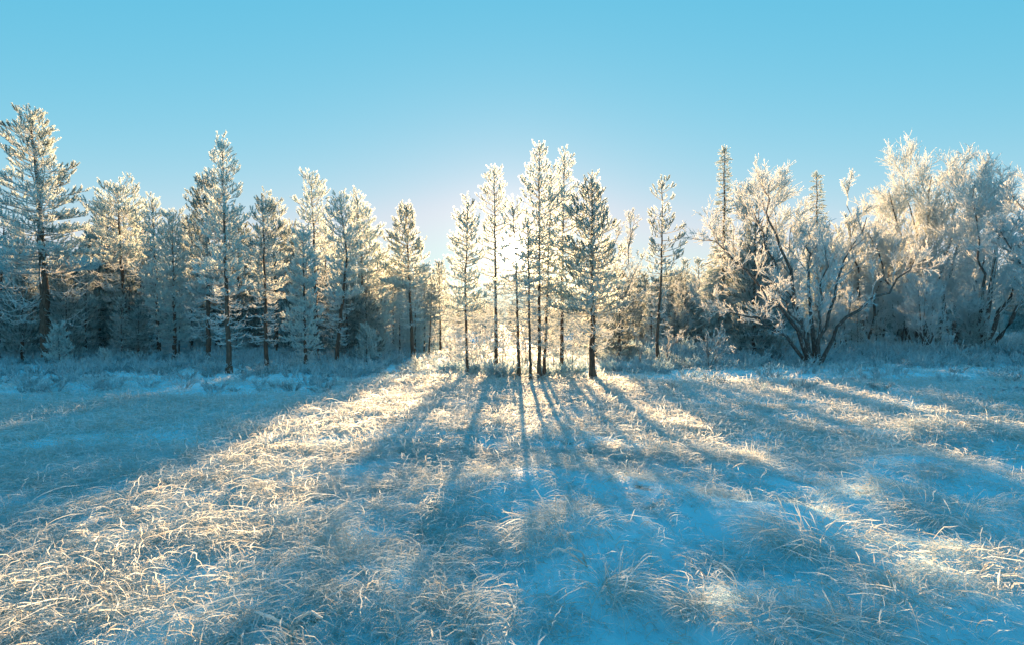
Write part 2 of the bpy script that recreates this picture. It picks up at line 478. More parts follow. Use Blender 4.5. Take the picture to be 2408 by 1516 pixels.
GC = 'young pines of the backlit stand in the middle of the clearing'
px_conifer('pine_tree', 'slim frosted pine at the left end of the backlit middle stand', (1099, 884), (1102, 469), [(469, 8), (520, 24), (600, 32), (680, 40), (760, 48), (840, 44)], 730, 834, 4.2, 1,
           mids=[(1094, 673)], group=GC, wide=1.32, dead_n=8, sl=0.19, spacing=0.2, nper=5, frost=0.66, dens=0.95)
px_conifer('pine_tree', 'tall slim pine second from the left of the backlit middle stand', (1167, 868), (1162, 395), [(395, 8), (450, 28), (520, 34), (620, 38), (720, 42), (830, 44)], 690, 826, 5, 2,
           mids=[(1165, 640)], group=GC, wide=1.32, dead_n=8, sl=0.19, spacing=0.24, nper=4, frost=0.66, dens=0.85)
px_conifer('pine_tree', 'short pine directly in front of the shining sun', (1220, 889), (1206, 477), [(477, 9), (520, 28), (560, 36), (680, 36), (820, 34)], 660, 800, 4.6, 3, clear=(1205, 593, 22),
           mids=[(1212, 600), (1219, 800)], group=GC, wide=1.32, dead_n=8, sl=0.19, spacing=0.22, nper=5, frost=0.61, dens=0.8, gap=.1)
px_conifer('pine_tree', 'thin low pine standing between the sun and the tallest middle pine', (1248, 901), (1241, 516), [(516, 8), (570, 22), (650, 26), (820, 30)], 680, 800, 4.2, 4,
           mids=[(1244, 700)], group=GC, wide=1.32, dead_n=8, sl=0.18, spacing=0.27, nper=4, frost=0.61, dens=0.75, gap=.15)
px_conifer('pine_tree', 'tallest slender pine of the backlit middle stand', (1268, 893), (1268, 334), [(334, 7), (380, 17), (440, 32), (520, 38), (620, 36), (720, 36), (840, 36)], 690, 820, 5.0, 5,
           mids=[(1268, 600)], group=GC, wide=1.32, dead_n=8, sl=0.19, spacing=0.23, nper=5, frost=0.66, dens=0.85)
px_conifer('pine_tree', 'thin pine leaning close beside the tallest middle pine', (1279, 889), (1296, 404), [(404, 9), (460, 24), (540, 30), (640, 32), (820, 34)], 680, 805, 4.2, 6,
           mids=[(1286, 720)], group=GC, wide=1.32, dead_n=8, sl=0.19, spacing=0.25, nper=4, frost=0.66, dens=0.8)
px_conifer('pine_tree', 'tall narrow topped pine right of the tallest middle pine', (1321, 880), (1327, 360), [(360, 7), (400, 19), (450, 26), (540, 34), (640, 36), (740, 42), (840, 44)], 700, 832, 5.4, 7,
           mids=[(1322, 690)], group=GC, wide=1.32, dead_n=8, sl=0.19, spacing=0.24, nper=5, frost=0.66, dens=0.9)
px_conifer('pine_tree', 'broad dense pine with thick dark trunk at right end of the middle stand', (1394, 893), (1393, 419), [(419, 12), (460, 40), (520, 64), (590, 76), (680, 88), (760, 104), (800, 90)], 735, 815, 8.0, 8,
           mids=[(1393, 650)], group=GC, sl=0.22, spacing=0.2, nper=6, frost=0.42, dens=0.95, dead_n=5)

GL = 'pines along the front edge of the left wood'
L1 = px_conifer('pine_tree', 'huge old pine with thick trunk towering at the left border of the wood', (110, 853), (68, 268), [(268, 20), (300, 56), (360, 56), (420, 98), (480, 94), (560, 114), (640, 134), (690, 140)], 640, 745, 13, 11,
           mids=[(92, 450), (101, 640)], group=GL, sl=0.34, spacing=0.34, nper=6, frost=0.40, low=.45, dens=0.9, elev=(-4, 34), fan0=.42, dead_n=3, up=.16, gap=.1)
L2 = px_conifer('pine_tree', 'flat topped pale pine behind the huge old pine', (300, 838), (276, 445), [(445, 34), (480, 62), (540, 72), (600, 80), (680, 70)], 620, 720, 7, 12,
           mids=[(282, 560)], D=27.5, group=GL, sl=0.33, spacing=0.34, nper=6, frost=0.62, elev=(-2, 26), fan0=.35, dens=1.0)
L3 = px_conifer('pine_tree', 'narrow frosted pine rising beside the flat topped pine', (374, 840), (358, 463), [(463, 10), (510, 24), (570, 34), (640, 44), (740, 46)], 720, 800, 5, 13,
           D=26.5, group=GL, sl=0.30, spacing=0.32, nper=5, frost=0.84, dens=1.0)
L4 = px_conifer('pine_tree', 'round crowned pine with sunlit lower boughs next to the tall spire pine', (412, 842), (404, 510), [(510, 18), (550, 38), (620, 48), (720, 52), (800, 46)], 800, 825, 5, 14,
           D=25.0, group=GL, sl=0.30, spacing=0.32, nper=6, frost=0.82, dens=1.0)
L6 = px_conifer('pine_tree', 'dark dense pine overlapped by the tall spire pine', (491, 850), (484, 425), [(425, 16), (470, 44), (540, 54), (620, 54), (740, 52)], 690, 790, 6, 15,
           group=GL, sl=0.30, spacing=0.28, nper=6, frost=0.26, dens=1.05)
L5 = px_conifer('pine_tree', 'tall spire topped frosted pine, highest of the left wood after the old pine', (539, 877), (521, 332), [(332, 9), (380, 30), (440, 42), (520, 50), (600, 56), (700, 54)], 690, 800, 6.5, 16,
           mids=[(526, 470), (531, 650)], group=GL, sl=0.27, spacing=0.28, nper=5, frost=0.78, dens=1.0)
L7 = px_conifer('pine_tree', 'teal crowned pine with bare curly lower twigs right of the spire pine', (627, 869), (619, 482), [(482, 18), (530, 40), (600, 46), (680, 46), (780, 44)], 700, 800, 5.4, 17,
           group=GL, sl=0.26, spacing=0.3, nper=5, frost=0.44, dens=1.0, dead_n=5)
L8 = px_conifer('pine_tree', 'rounded dark pine top just behind the teal crowned pine', (650, 850), (642, 472), [(472, 20), (510, 36), (570, 40), (680, 42)], 640, 780, 5.2, 18,
           D=26, group=GL, sl=0.29, spacing=0.3, nper=5, frost=0.34, dens=.95)
L9 = px_conifer('pine_tree', 'tall ragged frosted pine in the middle of the left wood', (744, 850), (731, 430), [(430, 22), (470, 44), (520, 50), (600, 58), (680, 60)], 640, 780, 6.4, 19,
           mids=[(739, 553)], D=24.5, group=GL, sl=0.29, spacing=0.33, nper=5, frost=0.78, dens=1.0, gap=.08)
L10 = px_conifer('pine_tree', 'low cream pine frosted down to the ground before the ragged pine', (719, 871), (712, 540), [(540, 12), (590, 30), (660, 36), (740, 42), (830, 40)], 815, 850, 4.6, 20,
           group=GL, sl=0.25, spacing=0.26, nper=6, frost=0.85, dens=1.0)
L11 = px_conifer('pine_tree', 'slanting open crowned pine right of the ragged pine', (790, 858), (797, 459), [(459, 16), (500, 34), (580, 40), (680, 44), (760, 44)], 700, 800, 5.4, 21,
           mids=[(816, 600)], group=GL, sl=0.27, spacing=0.32, nper=5, frost=0.76, dens=.95)
L12 = px_conifer('pine_tree', 'wide bushy pine tapering to a point with glowing right flank', (866, 852), (839, 465), [(465, 13), (500, 28), (560, 48), (620, 60), (700, 66), (780, 58)], 760, 820, 6, 22,
           mids=[(852, 650)], D=25, group=GL, sl=0.28, spacing=0.27, nper=6, frost=0.78, dens=1.0)
L13 = px_conifer('pine_tree', 'lone conical pine with clean dark trunk at the right end of the wood', (971, 843), (954, 484), [(484, 10), (520, 30), (570, 46), (620, 54), (680, 56), (740, 52)], 680, 760, 4.8, 23,
           mids=[(961, 640)], group=GL, sl=0.28, spacing=0.26, nper=6, frost=0.46, dens=1.05)
L14 = px_conifer('spruce_tree', 'small thin spruce in the gap left of the middle stand', (1036, 829), (1032, 612), [(612, 3), (660, 24), (720, 34), (800, 38)], 770, 790, 3, 24, cat='spruce tree',
           group='spruces', sl=0.26, spacing=0.3, nper=6, frost=0.5, elev=(-8, 30), temps=SPRUCE_SHOOTS, mat=M_SPRUCE, dens=1.0)
L0 = px_conifer('pine_tree', 'small sunlit pine cut by the left edge of the picture', (-6, 846), (10, 504), [(504, 14), (560, 40), (660, 48), (760, 40)], 700, 790, 5, 25,
           group=GL, sl=0.30, spacing=0.32, nper=5, frost=0.71, dens=.95)
LD = px_conifer('spruce_tree', 'dark unlit spruce under the flat topped pine', (305, 838), (304, 660), [(660, 5), (720, 36), (780, 46), (830, 50)], 815, 825, 4, 26, cat='spruce tree',
           group='spruces', sl=0.24, spacing=0.2, nper=7, frost=0.20, low=.1, elev=(-12, 30), temps=SPRUCE_SHOOTS, mat=M_SPRUCE, dens=1.1, dead_n=0)

R1 = px_conifer('pine_tree', 'solitary crooked pine with tufted crown in the gap right of the middle stand', (1551, 863), (1557, 426), [(426, 10), (450, 24), (500, 32), (540, 40), (600, 44), (660, 40)], 648, 800, 4.6, 31,
           mids=[(1557, 539), (1555, 659), (1546, 778), (1544, 815)], sl=0.25, spacing=0.30, nper=5, frost=0.30, dens=.72, gap=.12, fan0=.5, elev=(-4, 40), dead_n=1, dead_len=.8)
GS = 'spruces'
R2 = px_conifer('spruce_tree', 'tall column shaped spruce rising behind the frosted willow', (1700, 836), (1704, 343), [(343, 2), (380, 9), (430, 13), (500, 18), (560, 26), (620, 40), (720, 52), (820, 58)], 800, 815, 6, 32, D=29,
           cat='spruce tree', group=GS, sl=0.25, spacing=0.2, nper=7, frost=0.68, elev=(-40, -8), up=.1, upb=.05, temps=SPRUCE_SHOOTS, mat=M_SPRUCE, dens=0.95, dead_n=0, fan0=.1)
R4 = px_conifer('spruce_tree', 'slim spruce spire standing right of the willow, lower than the column spruce', (1921, 830), (1921, 402), [(414, 4), (450, 12), (520, 17), (600, 24), (700, 30), (820, 38)], 800, 815, 5, 33, D=33,
           cat='spruce tree', group=GS, sl=0.25, spacing=0.2, nper=7, frost=0.68, elev=(-40, -8), up=.1, upb=.05, temps=SPRUCE_SHOOTS, mat=M_SPRUCE, dens=0.95, dead_n=0, fan0=.1)
R6 = px_conifer('spruce_tree', 'dark bushy spruce hidden inside the frosted willow thicket', (1772, 845), (1776, 520), [(520, 4), (580, 40), (680, 64), (780, 76), (835, 78)], 820, 825, 6, 34, D=24.5,
           cat='spruce tree', group=GS, sl=0.26, spacing=0.22, nper=7, frost=0.26, low=.1, elev=(-16, 26), temps=SPRUCE_SHOOTS, mat=M_SPRUCE, dens=1.0, dead_n=0)
R11 = px_conifer('spruce_tree', 'pale far spruce seen between the crooked pine and the column spruce', (1644, 812), (1643, 608), [(608, 2), (660, 18), (740, 30), (800, 34)], 790, 800, 3, 35, D=38,
           cat='spruce tree', group=GS, sl=0.3, spacing=0.3, nper=6, frost=0.7, elev=(-14, 26), temps=SPRUCE_SHOOTS, mat=M_SPRUCE, dens=1.0, dead_n=0)

# saplings
S1 = px_conifer('pine_sapling', 'bluish waist high pine sapling at the foot of the huge old pine', (141, 860), (136, 763), [(763, 6), (790, 20), (820, 26), (850, 26)], 850, 855, 1.6, 41, cat='sapling', group='conifer saplings',
           sl=0.19, spacing=0.14, nper=6, frost=0.6, dens=.9, dead_n=0, elev=(8, 50))
S2 = px_conifer('pine_sapling', 'grey green pine sapling in front of the bushy pointed pine', (863, 856), (861, 762), [(762, 5), (790, 22), (820, 30), (845, 28)], 842, 850, 1.6, 42, cat='sapling', group='conifer saplings',
           sl=0.22, spacing=0.17, nper=6, frost=0.66, dens=.9, dead_n=0, elev=(0, 46))
S3 = px_conifer('pine_sapling', 'tiny sunlit sapling on the forest edge right of the bluish sapling', (246, 864), (245, 818), [(818, 3), (840, 12), (860, 14)], 858, 862, 1.0, 43, cat='sapling', group='conifer saplings',
           sl=0.14, spacing=0.11, nper=5, frost=0.85, dens=.8, dead_n=0, elev=(8, 46))
S4 = px_conifer('pine_sapling', 'tiny frosted sapling below the lone conical pine', (979, 880), (977, 838), [(838, 3), (860, 14), (876, 16)], 874, 878, 1.0, 44, cat='sapling', group='conifer saplings',
           sl=0.13, spacing=0.1, nper=5, frost=0.85, dens=.8, dead_n=0, elev=(8, 46))
S5 = px_conifer('pine_sapling', 'thin little pine between the small spruce and the middle stand', (1060, 850), (1057, 770), [(770, 4), (800, 14), (840, 18)], 838, 845, 1.2, 45, cat='sapling', group='conifer saplings',
           sl=0.18, spacing=0.16, nper=4, frost=0.7, dens=.7, dead_n=0, elev=(0, 46))

# ------------------------------------------------------------------ rime covered broadleaf trees
def spawn(P, n, s_rng, Lf, ang, K, bend, r, up=0.0, wig=0.08):
    """children of paths P (N,K0,3): n each"""
    N, K0 = P.shape[:2]
    idx = np.repeat(np.arange(N), n); M = len(idx)
    s = r.uniform(s_rng[0], s_rng[1], M)
    f = s * (K0 - 1); i0 = np.clip(f.astype(int), 0, K0 - 2); w = (f - i0)[:, None]
    p0 = P[idx, i0] * (1 - w) + P[idx, i0 + 1] * w
    T = unit(P[idx, i0 + 1] - P[idx, i0])
    plen = np.linalg.norm(P[idx, -1] - P[idx, 0], axis=-1)
    a = np.radians(r.uniform(ang[0], ang[1], M))[:, None]; ph = r.uniform(0, 2 * np.pi, M)[:, None]
    n1, n2 = frames(T)
    d = unit(np.cos(a) * T + np.sin(a) * (np.cos(ph) * n1 + np.sin(ph) * n2) + np.array([0, 0, up]))
    L = Lf(plen, s, r, M)
    t = np.linspace(0, 1, K)
    C = p0[:, None] + d[:, None] * (t[None, :] * L[:, None])[..., None]
    C = C + np.array([0, 0, 1.0]) * (bend * L[:, None] * t[None] ** 2)[..., None]
    C = C + (r.normal(0, wig, (M, K, 3)) * L[:, None, None] * (t ** 1.2)[None, :, None] * (t > 0)[None, :, None])
    return C, idx

def spikes(P, n, ln, wd, r):
    """hoar frost: small slivers standing off the twigs"""
    N, K0 = P.shape[:2]
    idx = np.repeat(np.arange(N), n); M = len(idx)
    f = r.uniform(0.1, 1, M) * (K0 - 1); i0 = np.clip(f.astype(int), 0, K0 - 2); w = (f - i0)[:, None]
    p0 = P[idx, i0] * (1 - w) + P[idx, i0 + 1] * w
    T = unit(P[idx, i0 + 1] - P[idx, i0])
    d = unit(T * 0.6 + r.normal(0, 0.6, (M, 3)))
    sd = unit(np.cross(d, r.normal(size=(M, 3)))) * wd
    L = ln * r.uniform(.5, 1.3, (M, 1))
    v = np.stack([p0 + sd, p0 + d * L, p0 - sd], 1).reshape(-1, 3)
    return v, np.arange(3 * M).reshape(-1, 3)

def rime_tree(name, label, loc, stems, seed, group=None, cat='frosted tree', n1=12, n2=9, n3=5, n4=3, l1=(.22, .42), l2=(.3, .55), l3=(.28, .5), tw=0.011, bend=0.05, up1=.25, ang1=(22, 58),
              s1=(.22, 1), frost=(.75, .15), hoar=3, hl=.09, upt=.22, fr12=(.28, .55), dark=M_BIRCH):
    """stems: list of (points, base radius) in local metres; parts: each stem, the boughs, the white twig crown"""
    r = np.random.default_rng(seed)
    root = empty(name, loc, label, cat, group)
    K = 12; SP = []
    for pts, rb in stems:
        pts = np.array(pts, float)
        u = np.linspace(0, 1, K); k = np.linspace(0, 1, len(pts))
        P = np.stack([np.interp(u, k, pts[:, i]) for i in range(3)], -1)
        for _ in range(2): P[1:-1] = (P[:-2] + 2 * P[1:-1] + P[2:]) / 4
        P[2:] += r.normal(0, .012 * np.linalg.norm(P[-1] - P[0]), (K - 2, 3))
        SP.append(P)
        A = Acc(); v, q = tubes(P[None], (rb * (1 - u * .86))[None], 8); A.add(v, q, .2)
        obj('stem', A.mesh('stem', dark, True), root)
    SP = np.array(SP)
    B1, _ = spawn(SP, n1, s1, lambda pl, s, r, M: pl * r.uniform(*l1, M) * (1.15 - .55 * s), ang1, 8, bend, r, up1, .03)
    B2, _ = spawn(B1, n2, (.15, 1), lambda pl, s, r, M: pl * r.uniform(*l2, M) * (1.1 - .4 * s), (18, 56), 6, bend, r, upt, .04)
    B3, _ = spawn(B2, n3, (.15, 1), lambda pl, s, r, M: np.clip(pl * r.uniform(*l3, M), .10, .7), (18, 60), 3, bend * .5, r, upt, .05)
    A = Acc()
    rr = np.random.default_rng(seed + 1)
    for B, rb, sd, fr in ((B1, 2.2 * tw, 4, fr12[0]), (B2, 1.25 * tw, 3, fr12[1])):
        v, q = tubes(B, np.tile(np.linspace(rb, tw * .75, B.shape[1]), (len(B), 1)), sd)
        A.add(v, q, np.repeat(np.clip(rr.normal(fr, .15, len(B)), 0, 1), B.shape[1] * sd))
    boughs = obj('boughwork', A.mesh('boughwork', M_TWIG), root)
    C = Acc()
    v, q = tubes(B3, np.tile(np.array([.95, .95, .35]) * tw, (len(B3), 1)), 3)
    C.add(v, q, np.repeat(np.clip(rr.normal(*frost, len(B3)), 0, 1.1), 9))
    if n4:
        B4, _ = spawn(B3, n4, (.2, 1), lambda pl, s, r, M: np.clip(pl * r.uniform(.35, .7, M), .06, .3), (25, 70), 3, 0, r, .03, .05)
        v, q = tubes(B4, np.tile(np.array([.75, .8, .25]) * tw, (len(B4), 1)), 3)
        C.add(v, q, np.repeat(np.clip(rr.normal(frost[0] + .05, frost[1], len(B4)), 0, 1.1), 9))
    if hoar:
        v, f = spikes(B3, hoar, hl, tw * .75, r); C.add(v, f, min(1, frost[0] + .1))
    obj('crown', C.mesh('crown', M_TWIG), root)
    return root

def px_rime(name, label, base, stems, seed, D=None, depth=1.0, **kw):
    """stems: [( [(px,py,dy metres)...], radius px )] as seen in the photograph"""
    px, py = base
    if D is None: x, D, zg = at(px, py)
    else:
        x = (px - CX) / F * D; zg = float(height(x, D))
    st = []
    for pts, rp in stems:
        L = []
        for a, b, dy in pts:
            s = (D + dy) / F
            L.append(((a - CX) * s - x, dy, CAMH + (H0 - b) * s - zg))
        L[0] = (L[0][0], L[0][1], min(L[0][2], -0.1))
        st.append((L, 0.74 * rp * D / F))
    return rime_tree(name, label, (x, D, zg), st, seed, **kw)

GB = 'rime covered broadleaf trees on the right'
# the spreading willow
px_rime('willow_bush', 'dark stemmed spreading willow, frosted, its long bough reaching right over the field', (1915, 858),
        [([(1912, 858, 0), (1890, 770, .2), (1850, 660, .3), (1822, 560, .4), (1806, 500, .3), (1812, 445, .2)], 8),
         ([(1908, 858, 0), (1868, 760, -.3), (1800, 680, -.6), (1745, 625, -.8), (1700, 585, -.9), (1662, 560, -1.0)], 7),
         ([(1905, 858, 0), (1850, 790, -.4), (1790, 750, -.9), (1735, 735, -1.2), (1690, 740, -1.5)], 6),
         ([(1918, 858, 0), (1912, 760, .3), (1905, 650, .6), (1900, 600, .8), (1908, 545, .9)], 8),
         ([(1920, 858, 0), (1935, 770, -.2), (1960, 690, -.4), (1995, 600, -.5), (2040, 510, -.5)], 7),
         ([(1924, 856, 0), (1960, 790, -.4), (2010, 735, -.9), (2075, 690, -1.3), (2140, 640, -1.5), (2165, 585, -1.6)], 7),
         ([(1910, 858, 0), (1880, 760, .6), (1830, 640, 1.0), (1785, 540, 1.1), (1764, 470, 1.0)], 6),
         ([(1915, 858, 0), (1925, 740, -.8), (1940, 640, -1.3), (1950, 560, -1.5)], 5),
         ([(1908, 858, 0), (1890, 790, -.9), (1850, 720, -1.6), (1820, 670, -2.0)], 5)],
        61, group=GB, cat='willow', n1=10, n2=6, n3=5, n4=0, l1=(.15, .30), l2=(.38, .6), l3=(.35, .6), fr12=(.28, .62), tw=.0105, frost=(.82, .15), up1=.2, bend=.1, hoar=4, hl=.06)
# the pale dense birch behind it
px_rime('birch_tree', 'cream white birch crown directly behind the willow', (1800, 838),
        [([(1800, 838, 0), (1798, 700, 0), (1800, 560, 0), (1802, 430, 0)], 6),
         ([(1802, 838, 0), (1780, 700, .4), (1765, 600, .6), (1748, 510, .6)], 5),
         ([(1798, 838, 0), (1830, 700, -.4), (1856, 600, -.5), (1868, 520, -.5)], 5),
         ([(1798, 838, 0), (1760, 740, -.4), (1735, 660, -.5), (1720, 610, -.5)], 4)],
        62, D=26.5, group=GB, cat='birch', n1=15, n2=11, n3=9, n4=0, tw=.0125, frost=(.92, .1), l1=(.17, .3), l2=(.38, .62), l3=(.4, .7), hoar=5, hl=.07, fr12=(.7, .95))
B7 = px_rime('birch_tree', 'biggest white rimed birch with a dark cluster of trunks near the right border', (2167, 829),
        [([(2170, 829, 0), (2176, 700, 0), (2180, 560, 0), (2186, 418, 0)], 9),
         ([(2160, 829, 0), (2150, 700, .4), (2120, 580, .6), (2090, 450, .6)], 7),
         ([(2172, 829, 0), (2200, 700, -.5), (2225, 560, -.6), (2245, 425, -.6)], 7),
         ([(2150, 826, 0), (2120, 740, -.4), (2075, 640, -.6), (2040, 540, -.6)], 6),
         ([(2205, 832, -.3), (2212, 740, -.5), (2240, 620, -.5), (2280, 500, -.5), (2290, 425, -.5)], 7),
         ([(2235, 832, -.4), (2270, 740, -.6), (2300, 640, -.7), (2350, 520, -.7)], 6),
         ([(2168, 829, .3), (2160, 680, 1.0), (2150, 540, 1.2), (2140, 420, 1.2)], 6)],
        63, group=GB, cat='birch', n1=16, n2=11, n3=8, n4=0, tw=.0125, frost=(.95, .1), l1=(.17, .32), l2=(.38, .65), l3=(.4, .7), hoar=5, hl=.07, fr12=(.7, .95))
B8 = px_rime('birch_tree', 'white rimed birch leaning right against the picture border', (2302, 826),
        [([(2300, 826, 0), (2330, 720, 0), (2345, 600, 0), (2350, 520, 0), (2338, 440, 0)], 9),
         ([(2305, 826, 0), (2360, 720, .4), (2410, 600, .5), (2450, 480, .5)], 8),
         ([(2300, 826, 0), (2310, 700, -.4), (2300, 560, -.5), (2290, 430, -.5)], 6),
         ([(2310, 826, 0), (2390, 740, -.6), (2440, 650, -.8), (2480, 560, -.9)], 7)],
        64, D=27.5, group=GB, cat='birch', n1=15, n2=11, n3=8, n4=0, tw=.0125, frost=(.92, .1), l1=(.17, .32), l2=(.38, .65), l3=(.4, .7), hoar=5, hl=.07, fr12=(.7, .95))
B9 = px_rime('birch_tree', 'bluish shaded birch with overhanging boughs cut by the right border', (2450, 850),
        [([(2450, 850, 0), (2446, 700, 0), (2430, 590, 0), (2412, 490, -.2)], 8),
         ([(2455, 850, 0), (2430, 700, -.4), (2390, 600, -.7), (2345, 540, -.9)], 7),
         ([(2460, 850, 0), (2520, 700, .4), (2560, 580, .4), (2580, 470, .4)], 8)],
        65, group=GB, cat='birch', n1=14, n2=10, n3=7, n4=0, tw=.0145, frost=(.7, .15), l1=(.18, .36), l3=(.4, .7), hoar=5, hl=.08)
B10 = px_rime('birch_tree', 'low cream birch between the willow and the biggest birch', (2028, 822),
        [([(2028, 822, 0), (2022, 700, 0), (2008, 600, 0), (1995, 474, 0)], 6),
         ([(2026, 822, 0), (1995, 720, .3), (1965, 640, .4), (1945, 560, .4)], 5),
         ([(2032, 822, 0), (2060, 720, -.3), (2085, 640, -.3), (2095, 570, -.3)], 5)],
        66, D=32, group=GB, cat='birch', n1=15, n2=11, n3=7, n4=0, tw=.018, frost=(.95, .1), l1=(.2, .38), l3=(.4, .7), hoar=6, hl=.09, fr12=(.7, .95))
B11 = px_rime('birch_tree', 'thin pale birch top showing behind the broad dense pine', (1462, 826),
        [([(1462, 826, 0), (1466, 720, 0), (1474, 630, 0), (1480, 542, 0)], 4),
         ([(1462, 826, 0), (1450, 720, .3), (1448, 640, .3), (1446, 570, .3)], 3)],
        67, D=30, group=GB, cat='birch', n1=10, n2=8, n3=5, n4=2, tw=.014, frost=(.9, .1), l1=(.2, .36))
# bare frosted saplings on the field
px_rime('birch_sapling', 'upright bare birch sapling, thickly rimed, left of the willow', (1667, 869),
        [([(1667, 869, 0), (1664, 810, 0), (1666, 734, 0)], 1.6), ([(1667, 850, 0), (1685, 810, -.1), (1706, 790, -.2)], 1.2), ([(1667, 856, 0), (1690, 830, .1), (1718, 822, .1)], 1.1)],
        71, group='bare saplings', cat='sapling', n1=8, n2=4, n3=2, n4=0, tw=.011, frost=(.95, .08), l1=(.25, .45), ang1=(12, 35), hoar=2)
px_rime('birch_sapling', 'short forked sapling right of the broad dense pine', (1502, 865),
        [([(1502, 865, 0), (1503, 830, 0), (1492, 784, 0)], 1.4), ([(1503, 838, 0), (1510, 815, 0), (1521, 795, 0)], 1.0)],
        72, group='bare saplings', cat='sapling', n1=4, n2=2, n3=1, n4=0, tw=.011, frost=(.9, .08), l1=(.2, .4), ang1=(12, 40), hoar=1)
px_rime('birch_sapling', 'slight rimed sapling at the foot of the crooked pine', (1566, 863),
        [([(1566, 863, 0), (1568, 830, 0), (1574, 778, 0)], 1.3), ([(1567, 840, 0), (1580, 815, 0), (1596, 786, 0)], 1.0)],
        73, group='bare saplings', cat='sapling', n1=8, n2=3, n3=2, n4=0, tw=.009, frost=(.85, .08), l1=(.25, .4), ang1=(15, 45), hoar=1)

GT_ = 'bare saplings'
for i, (bx, by, tx, ty, lab) in enumerate([(1118, 860, 1114, 735, 'thin rimed sapling just right of the leftmost middle pine'), (1142, 850, 1146, 700, 'slender rimed sapling left of the second middle pine'),
        (1182, 862, 1184, 745, 'thin glowing sapling between the second middle pine and the sun'), (1234, 858, 1238, 730, 'thin glowing sapling right below the sun'),
        (1300, 862, 1303, 720, 'slender rimed sapling behind the leaning middle pine'), (1345, 868, 1352, 760, 'curly rimed sapling left of the broad dense pine'), (1070, 856, 1066, 770, 'small rimed sapling at the left fringe of the middle stand')]):
    m_ = (by + ty) / 2
    px_rime('birch_sapling', lab, (bx, by), [([(bx, by, 0), (bx + 2, m_, 0), (tx, ty, 0)], 1.6), ([(bx, by - 20, 0), (bx + 16, m_ + 6, .2), (bx + 24, m_ - 22, .3)], 1.1), ([(bx, by - 24, 0), (bx - 15, m_ + 10, -.2), (bx - 24, m_ - 12, -.3)], 1.1)],
            150 + i, group=GT_, cat='sapling', n1=8, n2=4, n3=2, n4=0, tw=.007, frost=(.95, .08), l1=(.22, .42), ang1=(20, 60), bend=-.05, hoar=2, hl=.05)

# ------------------------------------------------------------------ the rows behind
LK = px_conifer('pine_tree', 'dark green scarcely frosted pine inside the wood behind the flat topped pine', (235, 838), (232, 560), [(560, 16), (600, 40), (680, 52), (780, 56)], 790, 815, 5, 27,
           D=29, group=GL, sl=0.30, spacing=0.3, nper=6, frost=0.22, low=.1, dens=1.0)  # frost kept low partly to put the wood's inner shade into the colour
LQ = px_conifer('pine_tree', 'dark scarcely frosted pine inside the wood behind the ragged pine', (690, 838), (690, 560), [(560, 14), (600, 36), (680, 48), (780, 50)], 800, 815, 5, 28,
           D=29, group=GL, sl=0.30, spacing=0.32, nper=6, frost=0.22, low=.1, dens=1.0)  # low frost again, partly to darken the shaded inside of the wood
GF = 'shaded pines deeper inside the left wood'
protos = [L6, LK, LQ, LK, LQ, L8, L13, L7]
r2 = np.random.default_rng(77)
def far_copy(src, px, D, h_px, label, group):
    c = copy_tree(src)
    x = (px - CX) / F * D; zg = float(height(x, D))
    zt = CAMH + (H0 - h_px) * D / F - zg
    hs = SRC_H[src.name]
    k = zt / hs
    c.location = (x, D, zg); c.scale = (k, k, k); c.rotation_euler = (0, 0, r2.uniform(0, 6.28))
    tag(c, label, None, group)
    DEEP.append((c, px, h_px, 'pine' if src.name.startswith('pine_tree') else 'sapling' if src.name.startswith('pine_sapling') else 'birch' if src.name.startswith('birch') else 'spruce'))
    return c
DEEP = []
SRC_H = {}
for o in set(protos) | {L9} | set([R2, R4, R6, R11, L14, LD, B7, B8, B10, B11]):
    SRC_H[o.name] = max(v.co.z for ch in o.children if ch.name.startswith(('trunk', 'stem')) for v in ch.data.vertices)
for px, D, hp in [(-260, 27, 420), (-180, 30, 470), (-110, 26, 520), (-60, 33, 500), (40, 30, 560), (60, 36, 590), (150, 29, 600), (190, 34, 560), (235, 38, 560), (250, 30, 520), (330, 33, 530), (395, 37, 560),
                  (450, 30, 520), (470, 38, 560), (560, 31, 530), (590, 36, 560), (680, 31, 540), (700, 38, 580), (770, 30, 540), (800, 37, 590), (900, 29, 590), (925, 34, 620), (880, 42, 620), (990, 33, 640), (1000, 42, 660), (640, 45, 600), (340, 45, 590), (130, 45, 600)]:
    far_copy(protos[r2.integers(0, len(protos))], px, D, hp, 'shaded frosted pine filling the dark inside of the left wood', GF)
GU = 'dark low spruces under the left wood'
SRC_H[S1.name] = SRC_H[S2.name] = 1.0
for o in (S1, S2):
    SRC_H[o.name] = max(v.co.z for ch in o.children if ch.name.startswith('trunk') for v in ch.data.vertices)
for i in range(76):
    D = r2.uniform(23.0, 44); px = r2.uniform(-250, 905)
    src = (LD, LD, R6, S2, L14)[r2.integers(0, 5)]
    hp = r2.uniform(605, 730) if src is not S2 else r2.uniform(745, 785)
    far_copy(src, px, D, hp, 'low dusky spruce growing in the shade under the left wood', GU)
for px, D, hp in [(998, 29, 650), (985, 33, 640), (1014, 36, 655), (958, 36, 650), (930, 40, 660), (905, 33, 690), (976, 27, 670), (1030, 40, 672), (1009, 27.5, 665), (992, 31, 645), (968, 30, 655), (1021, 33, 668), (940, 28, 690), (1004, 44, 660)]:  # trees behind the lone pine, some added as blockers of the low sun
    far_copy((R11, L14, L13, R11)[r2.integers(0, 4)], px, D, hp, 'low dusky spruce growing in the shade under the left wood', GU)
GR = 'conifers behind the gap right of the middle stand'
